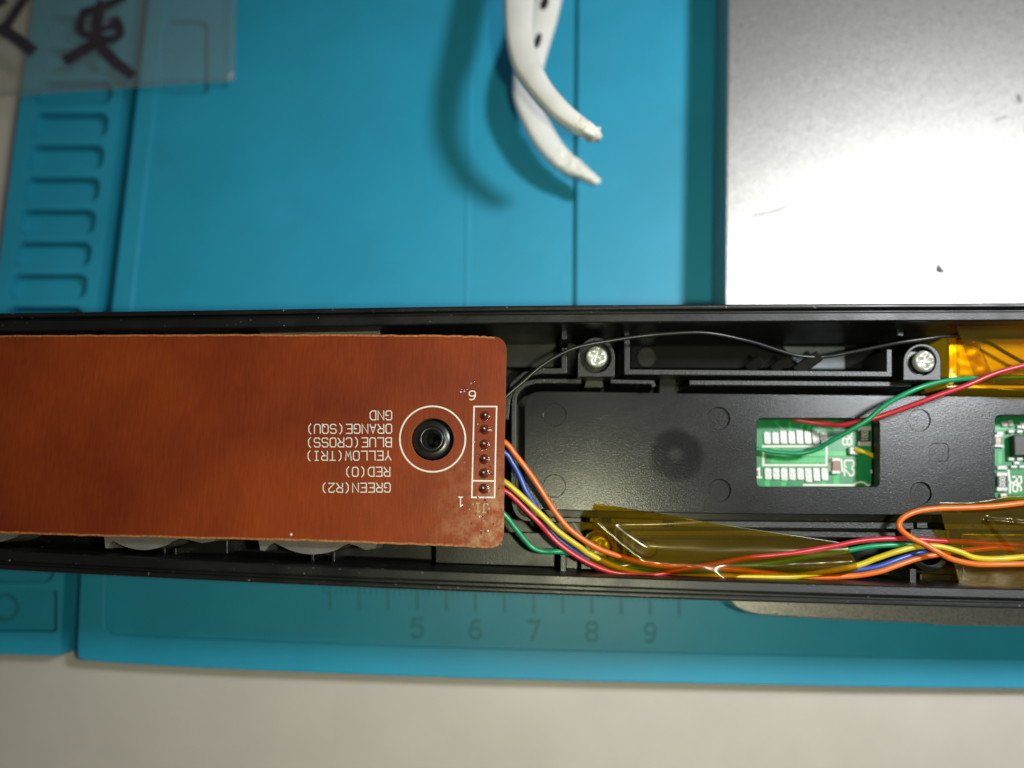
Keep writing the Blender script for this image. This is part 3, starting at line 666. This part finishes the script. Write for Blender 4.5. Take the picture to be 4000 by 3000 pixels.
flat("copper_trace", [w2(1240, 680), w2(1300, 680), w2(1300, 880), w2(1240, 880)], GZ + .012, 'green_trace')
v, f = ribbon_geo([PL([w2(1410, 985), w2(1425, 1150), w2(1455, 1180), w2(1430, 1210), w2(1432, 1345)], GZ + .016)], .3)
mk("silkscreen_outline", v, f, M['silk'], gb)
lettering("silkscreen_text", "R6", w2(1478, 1090), (0, 1), (1, 0), 33, 31, .27, GZ + .02, M['silk'], gb, cw=26)

# ================================================================= brown board
BZ = 30.0
bb = tag(empty("brown_circuit_board", P(1000, 1720, BZ - 1.5)), "brown phenolic circuit board with white wire colour printing over black neck", "circuit board")
def rough_line(pts, n, amp):
    out = curve2(pts, n)
    return [(a + random.uniform(-amp, amp) * .3, b + random.uniform(-amp, amp)) for a, b in out]
bo = rough_line([(-420, 1316), (0, 1311), (450, 1308), (1000, 1306), (1500, 1308), (1800, 1311), (1935, 1316)], 14, 1.6)
bo += [(1953, 1321), (1966, 1331), (1974, 1345)] + [(1977 - t * 10 + random.uniform(-1.2, 1.2), 1362 + 725 * t) for t in [i / 18 for i in range(19)]]
bo += [(1963, 2108), (1955, 2124), (1942, 2134)] + rough_line([(1922, 2141), (1700, 2131), (1300, 2117), (1000, 2108), (450, 2096), (0, 2083), (-420, 2072)], 14, 1.6)
BORG = P(1000, 1720, BZ - 1.5)
hole = circ(1689, 1716, 84, 40)
vv, ff = prism_geo(PL(bo, BZ), BZ - 1.5, [PL(hole, BZ)])
bd = mk("board", vv, ff, M['board'], bb, origin=BORG)
bd.data.materials.append(M['board_edge'])
bm_ = bd.modifiers.new('worn_edge', 'BEVEL'); bm_.width = .28 * S; bm_.segments = 1; bm_.limit_method = 'ANGLE'; bm_.angle_limit = math.radians(60); bm_.material = 1
for p in bd.data.polygons:
    if abs(p.normal.z) < .5: p.material_index = 1
v, f = ribbon_geo([[Vector((p.x, p.y - .12 if p.y > BORG.y else p.y + .12, BZ + .012)) for p in PL([q for q in bo if -400 < q[0] < 1930 and q[1] < 1500], BZ)]], .26)
mk("worn_edge", v, f, M['board_edge'], bb)
v, f = ribbon_geo([[Vector((p.x, p.y + .12, BZ + .012)) for p in PL([q for q in bo if -400 < q[0] < 1925 and q[1] > 1990], BZ)]], .26)
mk("worn_edge", v, f, M['board_edge'], bb)
# boss post standing in the hole
c = P(1686, 1716, BZ)
def lathe(name, c, prof, mat, par, n=40):
    V, F = [], []
    for r, z in prof:
        V += ring3(Vector((c.x, c.y, z)), r, n)
    for j in range(len(prof) - 1):
        for i in range(n): F.append([j * n + i, j * n + (i + 1) % n, (j + 1) * n + (i + 1) % n, (j + 1) * n + i])
    return mk(name, V, F, mat, par, smooth=True)
hp = P(1686, 1716, BZ - .6)
prof = [(2.75, FZ), (2.72, BZ - 1.6), (2.66, BZ - .75), (2.5, BZ - .58), (1.95, BZ - .55), (1.80, BZ - .5), (1.74, BZ - .2), (1.58, BZ - .1), (1.36, BZ - .12), (1.26, BZ - .35), (1.2, BZ - .8), (1.12, BZ - .85), (1.10, BZ - 1.4), (1.0, BZ - 1.45), (.97, BZ - 2.2), (.86, BZ - 2.3), (.84, BZ - 6), (0.01, BZ - 6)]
lathe("mounting_post", hp, prof, M['black_gloss'], neck)
SZ = BZ + .02
v, f = ribbon_geo([PL(circ(1690, 1715, 128, 64) + [circ(1690, 1715, 128, 64)[0]], SZ)], .22); mk("silkscreen_ring", v, f, M['silk'], bb)
v, f = ribbon_geo([PL([(1852, 1588), (1940, 1588), (1932, 1943), (1843, 1943), (1852, 1588)], SZ), PL([(1845, 1878), (1934, 1879)], SZ)], .2, .003); mk("silkscreen_outline", v, f, M['silk'], bb)
for s, xr, y0 in (("GND", 1530, 1604), ("ORANGE(SQU)", 1530, 1656), ("BLUE(CROSS)", 1529, 1709), ("YELLOW(TRI)", 1527, 1761), ("RED(O)", 1523, 1824), ("GREEN(R2)", 1524, 1886)):
    lettering("silkscreen_text", s, (xr, y0 + 1), (-1, 0.004), (0.006, 1), 35, 31.0, .135, SZ, M['silk'], bb, cw=22.5)
lettering("silkscreen_text", "6", (1857, 1528), (-1, 0), (0, 1), 34, 30, .16, SZ, M['silk'], bb, cw=24)
lettering("silkscreen_text", "1", (1812, 1942), (-1, 0), (0, 1), 36, 30, .16, SZ, M['silk'], bb, cw=26)
lettering("silkscreen_text", "J1", (1906, 1966), (-1, 0), (0, 1), 36, 28, .15, SZ, M['silk_dull'], bb, cw=22)
for i, y in enumerate((1625, 1678, 1736, 1794, 1849, 1909)):
    x = 1894 - i * .9
    c = P(x, y, BZ)
    j = lathe("solder_joint", c, [(.72, BZ + .015), (.55, BZ + .06), (.36, BZ + .18), (.27, BZ + .36), (.24, BZ + .55), (.14, BZ + .62), (.01, BZ + .64)], M['flux'], bb, 16)
    lathe("pin_tip", Vector((c.x + random.uniform(-.1, .1), c.y + .1, 0)), [(.15, BZ + .5), (.15, BZ + .68), (.09, BZ + .74), (.01, BZ + .75)], M['zinc'], j, 10)
# shiny flux crumbs round the pins and the corner
for i in range(85):
    if i < 45: x, y = random.gauss(1888, 26), random.uniform(1600, 1950)
    elif i < 60: t = random.random(); x, y = 1795 + 62 * t + random.gauss(0, 3), 1535 - 48 * t + random.gauss(0, 3)
    else: x, y = random.gauss(1900, 40), random.uniform(1950, 2110)
    if not 1770 < x < 1955: continue
    c = P(x, y, BZ + .01); r = random.uniform(.05, .17)
    k = 6; V = [c + Vector((r * random.uniform(.5, 1.3) * math.cos(a), r * random.uniform(.5, 1.3) * math.sin(a), 0)) for a in [i2 * 2 * math.pi / k for i2 in range(k)]] + [c + Vector((0, 0, r * random.uniform(.3, .7)))]
    mk("flux_crumb", V, [[i2, (i2 + 1) % k, k] for i2 in range(k)], M['solder'] if i % 3 == 0 else M['flux'], bb)
c = P(1137, 2088, BZ); lathe("lint_speck", c, [(.2, BZ + .02), (.16, BZ + .12), (.01, BZ + .16)], M['silk'], bb, 8)

# milky button pads peeping out under the board
for nm, pts in (("milky rubber button pad under the blank dark end of brown board", [(-250, 1292), (200, 1290), (275, 1291), (296, 1310), (296, 2000), (95, 2080), (40, 2106), (-20, 2118), (-90, 2110), (-250, 2080)]),
                ("milky rubber button pad between two other pads under the brown board", [(405, 1312), (430, 1294), (450, 1286), (760, 1286), (790, 1291), (850, 1290), (872, 1306), (872, 2050), (700, 2104), (650, 2130), (590, 2146), (545, 2148), (490, 2136), (440, 2112), (405, 2080)]),
                ("milky rubber button pad under the printed lettering of brown board", [(1005, 1310), (1030, 1293), (1060, 1285), (1095, 1293), (1340, 1297), (1350, 1293), (1450, 1295), (1485, 1308), (1490, 2080), (1360, 2124), (1310, 2150), (1250, 2164), (1190, 2164), (1130, 2148), (1070, 2120), (1005, 2090)])):
    tag(prism("button_pad", PL(curve2(pts + [pts[0]], 4)[:-1], 27.6), 22.0, M['silicone'], bevel=.6, seg=3), nm, "button pad", "rubber pads under the brown board")

# ================================================================= wires
def wire(pts, r, mat, label, group=None):
    path = catmull([P(a, b, z) for a, b, z in pts], 7)
    path = [p + Vector((0, 0, .10 * noise.noise(p * .25))) for p in path]
    v, f = tube_geo(path, r, 12)
    return tag(mk("wire", v, f, M[mat], smooth=True), label, "wire", group)
wire([(1900, 1640, 27.4), (1975, 1552, 27.6), (2036, 1498, 27.8), (2103, 1439, 28), (2171, 1394, 28), (2239, 1362, 28), (2307, 1344, 28.2), (2397, 1329, 28.3), (2488, 1315, 28.4), (2578, 1306, 28.5), (2714, 1299, 28.3), (2804, 1306, 28),
      (2895, 1326, 27.2), (2963, 1343, 26.5), (3044, 1370, 25.6), (3126, 1391, 24.9), (3223, 1394, 24.6), (3343, 1372, 25.6), (3505, 1340, 26.8), (3614, 1324, 27), (3695, 1314, 26.6), (3777, 1316, 25.2), (3858, 1337, 24.4), (3929, 1378, 24.2), (4000, 1416, 24.2), (4150, 1480, 24)],
     .27, 'wblack', "thin black wire arching over the silver screws along the neck")
wire([(1880, 1680, 27.4), (1972, 1728, 27.4), (2013, 1776, 27.2), (2058, 1834, 27), (2099, 1893, 26.6), (2153, 1977, 26.2), (2189, 2027, 26), (2225, 2067, 25.8), (2284, 2112, 25.5), (2352, 2149, 25.2), (2442, 2180, 25), (2533, 2203, 24.8), (2623, 2212, 24.4),
      (2759, 2216, 24), (2895, 2228, 23.8), (3125, 2252, 23.8), (3310, 2251, 24), (3424, 2235, 24.4), (3505, 2208, 24.4), (3587, 2181, 24.4), (3668, 2165, 24.3), (3777, 2151, 24.2), (3885, 2140, 24), (3939, 2143, 23.6), (4060, 2160, 23)],
     .40, 'orange', "orange wire leaving the brown board and running under amber tape")
wire([(1880, 1735, 27), (1970, 1767, 26.8), (2004, 1812, 26.5), (2031, 1862, 26.2), (2054, 1916, 26), (2085, 1965, 25.6), (2125, 2030, 25), (2171, 2094, 24.6), (2216, 2131, 24.4), (2262, 2162, 24.2), (2302, 2185, 24), (2400, 2222, 23.6), (2600, 2240, 23.2), (2900, 2240, 23.2), (3150, 2238, 23.4),
      (3353, 2224, 23.8), (3424, 2214, 24), (3505, 2186, 24), (3587, 2159, 23.8), (3652, 2146, 23.6), (3750, 2127, 23.4), (3860, 2110, 23.2), (4060, 2110, 23)],
     .40, 'blue', "dark blue wire running beside the yellow wire in the neck")
wire([(1880, 1830, 27), (1968, 1880, 27), (2013, 1916, 26.8), (2058, 1957, 26.6), (2126, 2022, 26.2), (2171, 2067, 26), (2216, 2103, 25.6), (2262, 2135, 25.2), (2307, 2167, 24.7), (2400, 2212, 24), (2500, 2240, 23.8), (2623, 2253, 24.2), (2800, 2252, 24.4), (3017, 2254, 24.5), (3125, 2249, 24.5),
      (3332, 2213, 24.8), (3424, 2181, 25), (3505, 2154, 25.2), (3587, 2135, 25.2), (3668, 2135, 25.2), (3750, 2157, 25.2), (3804, 2178, 25.2), (3885, 2184, 25), (4000, 2176, 24.8), (4100, 2172, 24.6)],
     .42, 'yellow', "yellow wire running the length of the wire bundle")
wire([(1880, 1880, 26.8), (1970, 1916, 26.6), (2013, 1950, 26.3), (2058, 1995, 26), (2103, 2040, 25.8), (2140, 2081, 25.4), (2180, 2122, 25.2), (2235, 2162, 25), (2307, 2203, 25), (2375, 2230, 25), (2465, 2246, 25), (2533, 2250, 25), (2623, 2232, 25.3), (2714, 2216, 25.4), (2804, 2201, 25.3),
      (2909, 2181, 25), (3071, 2165, 24.9), (3234, 2138, 24.8), (3343, 2116, 24.9), (3451, 2105, 24.9), (3560, 2105, 24.8), (3668, 2113, 24.6), (3750, 2116, 24.2), (3860, 2124, 23.8), (4060, 2130, 23.4)],
     .38, 'red', "red wire crossing the orange wire under the long amber tape")
wire([(1880, 1930, 26.4), (1968, 2008, 26), (2013, 2063, 25.6), (2049, 2108, 25.2), (2081, 2140, 24.9), (2126, 2155, 24.8), (2180, 2155, 24.9), (2225, 2162, 24), (2307, 2169, 23.6), (2375, 2189, 23.6), (2465, 2216, 23.4), (2700, 2230, 23.2), (3000, 2200, 23.3), (3200, 2168, 23.6),
      (3321, 2148, 24), (3397, 2135, 24.2), (3478, 2129, 24.2), (3560, 2129, 24), (3650, 2134, 23.6), (3750, 2143, 23.3), (3900, 2155, 23), (4060, 2150, 23)],
     .38, 'wgreen', "green wire bending around the bottom corner of the brown board")
wire([(4150, 1950, 26.4), (4000, 1964, 26.6), (3885, 1977, 26.6), (3777, 1983, 26.4), (3668, 1986, 26.2), (3587, 1996, 26.2), (3533, 2018, 26.2), (3511, 2045, 26.2), (3522, 2072, 26.2), (3560, 2100, 26.2), (3614, 2127, 26.4), (3668, 2159, 26.6), (3722, 2186, 26.5), (3804, 2203, 26.3), (3885, 2205, 26.1), (4000, 2203, 26), (4150, 2203, 25.6)],
     .41, 'orange', "orange wire doubling back in a loose loop above the wire bundle")
wire([(2900, 1752, 18.6), (2957, 1754, 18.8), (3036, 1766, 19.2), (3117, 1771, 19.6), (3185, 1757, 20.4), (3239, 1727, 21.6), (3307, 1689, 23), (3388, 1641, 24.4), (3442, 1594, 25.2), (3505, 1554, 25.7), (3587, 1516, 25.9), (3668, 1492, 25.6), (3750, 1481, 25.0), (3820, 1477, 24.3), (3900, 1475, 24), (4000, 1474, 24), (4150, 1472, 24)],
     .36, 'wgreen', "green wire rising out of the window onto yellow tape")
wire([(2990, 1600, 18.6), (3060, 1622, 18.7), (3120, 1642, 19.0), (3185, 1651, 19.6), (3240, 1658, 20.4), (3288, 1660, 21.5), (3370, 1644, 23), (3451, 1622, 24.2), (3560, 1584, 25.2), (3668, 1543, 25.9), (3777, 1505, 26.3), (3885, 1459, 26.5), (4000, 1427, 26.5), (4150, 1390, 26.4)],
     .38, 'red', "red wire rising out of the window across the green wire")
wire([w1(1610, 580) + (18.1,), w1(1680, 590) + (18.5,), w1(1800, 630) + (18.8,), w1(1920, 690) + (18.5,), w1(2020, 760) + (18,)], .36, 'yellow', "short yellow wire end soldered on the green board")

# ================================================================= amber tapes
def sheet(name, topc, botc, zf, nu, nv, mat, label, cat="tape", parent=None, smooth=True):
    """a strip of film laid over what is below it: zf(u, v, px, py) gives its height"""
    V, F = [], []
    def at(c, t):
        n = len(c) - 1; i = min(int(t * n), n - 1); k = t * n - i
        return (c[i][0] + (c[i + 1][0] - c[i][0]) * k, c[i][1] + (c[i + 1][1] - c[i][1]) * k)
    for i in range(nu + 1):
        a, b = at(topc, i / nu), at(botc, i / nu)
        for j in range(nv + 1):
            t = j / nv
            x, y = a[0] + (b[0] - a[0]) * t, a[1] + (b[1] - a[1]) * t
            V.append(P(x, y, zf(i / nu, t, x, y)))
    for i in range(nu):
        for j in range(nv): F.append([i * (nv + 1) + j, (i + 1) * (nv + 1) + j, (i + 1) * (nv + 1) + j + 1, i * (nv + 1) + j + 1])
    o = mk(name, V, F, M[mat], parent, smooth=smooth, solid=.05)
    return tag(o, label, cat) if label else o
def seg_d(x, y, a, b):
    ax, ay = a; bx, by = b; dx, dy = bx - ax, by - ay
    t = max(0, min(1, ((x - ax) * dx + (y - ay) * dy) / (dx * dx + dy * dy)))
    return math.hypot(x - ax - dx * t, y - ay - dy * t)
FOLD = [(2330, 2040), (2420, 2120), (2510, 2190), (2620, 2207), (2720, 2214), (2790, 2235), (2860, 2285)]
def sstep(t): t = max(0, min(1, t)); return t * t * (3 - 2 * t)
GLARE = [(2980, 2216), (3150, 2206), (3325, 2196)]
def z1(u, v, x, y):
    k = sstep((x - 2450) / 350)
    z = (22.2 + 3.1 * sstep((y - 1972) / 80)) * (1 - k) + 25.5 * k - .010 * max(-20, y - 2060)
    z += 2.2 * math.exp(-((y - 2215) / 44) ** 2) * sstep((x - 2240) / 200)
    z -= 1.2 * max(0, (y - 2240) / 40)
    z += .10 * noise.noise(Vector((x * .006, y * .016, 1)))
    d = min(seg_d(x, y, a, b) for a, b in zip(FOLD, FOLD[1:])); wq = math.exp(-(d / 30) ** 2)
    z = z * (1 - wq) + (26.7 + .05 * noise.noise(Vector((x * .03, y * .03, 5)))) * wq
    d = min(seg_d(x, y, a, b) for a, b in zip(GLARE, GLARE[1:])); wq = math.exp(-(d / 26) ** 2) * sstep((x - 2960) / 120)
    z = z * (1 - wq) + (26.5 + .04 * noise.noise(Vector((x * .02, y * .02, 5)))) * wq
    return z
tp1t = [(2323, 1966), (2600, 2010), (2900, 2060), (3150, 2098), (3305, 2122), (3325, 2165), (3345, 2200)]
tp1b = [(2300, 2200), (2360, 2262), (2700, 2282), (2950, 2284), (3100, 2280), (3240, 2266), (3350, 2226)]
t1 = sheet("tape", tp1t, tp1b, z1, 190, 56, 'amber', "long amber film tape creased over the coloured wires beside the panel")
v, f = prism_geo(PL([(2236, 2040), (2246, 2044), (2306, 2140), (2302, 2156), (2296, 2150)], 25.2), 25.14)
mk("clear_sliver", v, f, M['clear'], t1)
# pad wrapped in amber tape at the upper right
padt = tag(prism("amber_pad", PL([(3742, 1324), (4300, 1318), (4300, 1472), (3742, 1470)], 22.6), FZ, M['amber_pad'], bevel=.3), "flat amber yellow block lying in the neck channel under tape", "block")
sheet("tape", [(3728, 1258), (3850, 1256), (4000, 1255), (4300, 1254)], [(3820, 1508), (3900, 1522), (4000, 1530), (4300, 1532)],
      lambda u, v, x, y: 28.2 - 4.2 * v + .10 * noise.noise(Vector((x * .01, y * .02, 2))), 40, 24, 'amber', "slanted amber film tape over the thin black wire and yellow block")
sheet("tape", [(3702, 1280), (3730, 1279), (3800, 1279)], [(3708, 1512), (3760, 1516), (3900, 1520)],
      lambda u, v, x, y: 23.3 + .06 * noise.noise(Vector((x * .03, y * .03, 2))) - .5 * v, 16, 40, 'amber', "narrow yellow film tape beside the screw with round boss")
prism("end_tab", PL([(3706, 1284), (3738, 1284), (3738, 1480), (3712, 1516), (3706, 1510)], 22.9), FZ, M['amber_pad'], padt, bevel=.1)
prism("skirt", PL([(3695, 1502), (4300, 1510), (4300, 1522), (3700, 1515)], 23.2), FZ, M['amber_pad'], padt, bevel=.1)
CR = [((3858, 2032), (3967, 2158)), ((3858, 2032), (4010, 2046)), ((3750, 1995), (3800, 2150)), ((3935, 1975), (3970, 2080))]
def z3(u, v, x, y):
    z = 25.7 - 1.7 * v + .12 * noise.noise(Vector((x * .012, y * .012, 3))) + .015 * noise.noise(Vector((x * .05, y * .05, 3)))
    for (a, b), h, wd in zip(CR, (.55, .35, .22, .2), (9, 7, 8, 8)): z += h * math.exp(-(seg_d(x, y, a, b) / wd) ** 2)
    return z
sheet("tape", [(3664, 1960), (3790, 1961), (3860, 1952), (3935, 1936), (4050, 1932), (4300, 1930)], [(3755, 2318), (3820, 2318), (3900, 2320), (3980, 2322), (4080, 2324), (4300, 2328)],
      z3, 90, 60, 'amber', "wide creased amber film tape below the looped orange wire")
sheet("tape", [(3753, 2078), (3900, 2080), (4300, 2086)], [(3762, 2310), (3900, 2312), (4300, 2318)],
      lambda u, v, x, y: 23.9 + .1 * noise.noise(Vector((x * .02, y * .02, 9))) , 30, 20, 'amber', "second amber tape layer pressed down under the creased tape")

# ================================================================= white curved tweezers
tw = tag(empty("tweezers", P(2150, -420, 0)), "white plastic tweezers with two curved crossing arms and rough tips", "tweezers")
def arm(left, right, zs, th, n_tip, name):
    """a curved bar with rounded section between two traced sides"""
    L, R = curve2(left, 6), curve2(right, 6)
    n = 46; V, F = [], []; k = 12
    def at(c, t):
        m = len(c) - 1; i = min(int(t * m), m - 1); q = t * m - i
        return (c[i][0] + (c[i + 1][0] - c[i][0]) * q, c[i][1] + (c[i + 1][1] - c[i][1]) * q)
    def zz(t):
        m = len(zs) - 1; i = min(int(t * m), m - 1); q = t * m - i; return zs[i] + (zs[i + 1] - zs[i]) * q
    for i in range(n + 1):
        t = i / n; z = zz(t); a, b = P(*at(L, t), z), P(*at(R, t), z)
        c_ = (a + b) / 2; hx = (a - b) / 2; s = 1.0
        if t > .96: s = max(.30, math.sqrt(max(0, 1 - ((t - .96) / .042) ** 2)))
        for j in range(k):
            q = 2 * math.pi * j / k; cs, sn = math.cos(q), math.sin(q)
            cs, sn = math.copysign(abs(cs) ** .62, cs), math.copysign(abs(sn) ** .62, sn)
            p = c_ + hx * cs * s + Vector((0, 0, th / 2 * sn * s))
            if t > .84:
                p += Vector((noise.noise(p * 1.9), noise.noise(p * 1.9 + Vector((9, 0, 0))), noise.noise(p * 1.9 + Vector((0, 9, 0))))) * .6 * min(1, (t - .84) / .08)
            V.append(p)
    for i in range(n):
        for j in range(k): F.append([i * k + j, i * k + (j + 1) % k, (i + 1) * k + (j + 1) % k, (i + 1) * k + j])
    F.append(list(range(k))); F.append([n * k + j for j in range(k)])
    o = mk(name, V, F, M['white'], tw, smooth=True); o.data.materials.append(M['white_tip'])
    for p in o.data.polygons:
        if min(p.vertices) >= k * int(n * .84): p.material_index = 1
    return o
arm([(1985, -420), (1968, -150), (1967, 0), (1971, 121), (1986, 217), (2010, 285), (2058, 352), (2107, 410), (2155, 458), (2227, 507), (2285, 535), (2335, 556)],
    [(2110, -420), (2092, -150), (2090, 0), (2083, 90), (2086, 160), (2099, 220), (2121, 275), (2155, 338), (2203, 396), (2251, 444), (2324, 500), (2352, 522)],
    [10, 13, 15, 17, 18, 19, 20, 20.5, 21, 21, 21, 20.8], 3.2, 0, "arm")
a2 = arm([(2130, -420), (2098, -100), (2075, 40), (2040, 150), (2010, 240), (2000, 338), (2010, 410), (2044, 487), (2087, 564), (2145, 632), (2222, 685), (2335, 730)],
    [(2260, -420), (2212, -100), (2194, 10), (2174, 96), (2145, 193), (2118, 300), (2116, 380), (2126, 439), (2145, 473), (2189, 550), (2242, 613), (2350, 698)],
    [6, 6, 6, 6, 6, 6, 6, 6, 5.8, 5.5, 5.2, 5], 2.6, 0, "arm")
for cx, cy, rx, ry_ in ((2127, 12, 16, 26), (2101, 158, 13, 30)):
    prism("peg_hole", PL([(cx + rx * math.cos(a) - ry_ * .0 + (-.25) * ry_ * math.sin(a), cy + ry_ * math.sin(a)) for a in [i * math.pi / 10 for i in range(20)]], 7.36), 7.0, M['chip'], a2)
prism("handle", PL([(1960, -780), (2300, -780), (2280, -400), (1970, -400)], 12.5), .0, M['white'], tw, bevel=1.5, seg=4)

# ================================================================= clear film with marker strokes
film = tag(empty("plastic_film", P(300, 100, .3)), "hazy clear plastic film with dark marker handwriting on mat corner", "film")
fz = lambda u, v, x, y: 1.6 + .5 * noise.noise(Vector((x * .004, y * .004, 4))) + .5 * u
sheet("film_sheet", [(-300, -350), (300, -350), (930, -350)], [(-300, 398), (300, 355), (918, 312)], fz, 24, 16, 'film', None, parent=film)
sheet("film_edge", [(-300, 392), (300, 349), (920, 306)], [(-300, 400), (300, 357), (920, 314)], lambda u, v, x, y: fz(u, v, x, y) + .12, 24, 1, 'film', None, parent=film)
def q1(X, Y): return (X / 2.212, Y / 2.212)
for pts, wd in (([(880, 30), (850, 130), (835, 230), (840, 330), (890, 420), (960, 500), (1040, 570), (1130, 640)], 1.5), ([(725, 110), (695, 200), (700, 275), (760, 300), (830, 300)], 1.2),
                ([(725, 105), (800, 85), (900, 55), (1060, -20)], 1.3), ([(850, 330), (780, 395), (690, 450), (590, 510)], 1.7), ([(870, 330), (960, 340), (1030, 300), (1030, 230), (1000, 170)], 1.3), ([(1000, 170), (960, 230), (870, 250)], 1.0),
                ([(230, -40), (130, 110), (40, 235), (-40, 250)], 1.4), ([(30, 255), (140, 330), (270, 430)], 1.7), ([(-60, -60), (20, 20)], 1.5)):
    st = []
    for X, Y in pts:
        x, y = q1(X, Y); z = max(fz(max(0, min(1, (x + 300) / 1230)), 0, x, y), 1.6) + .35
        st.append(P(x, y, z))
    v, f = ribbon_geo([catmull(st, 4)], wd * 1.35)
    mk("ink_stroke", v, f, M['ink'], film)
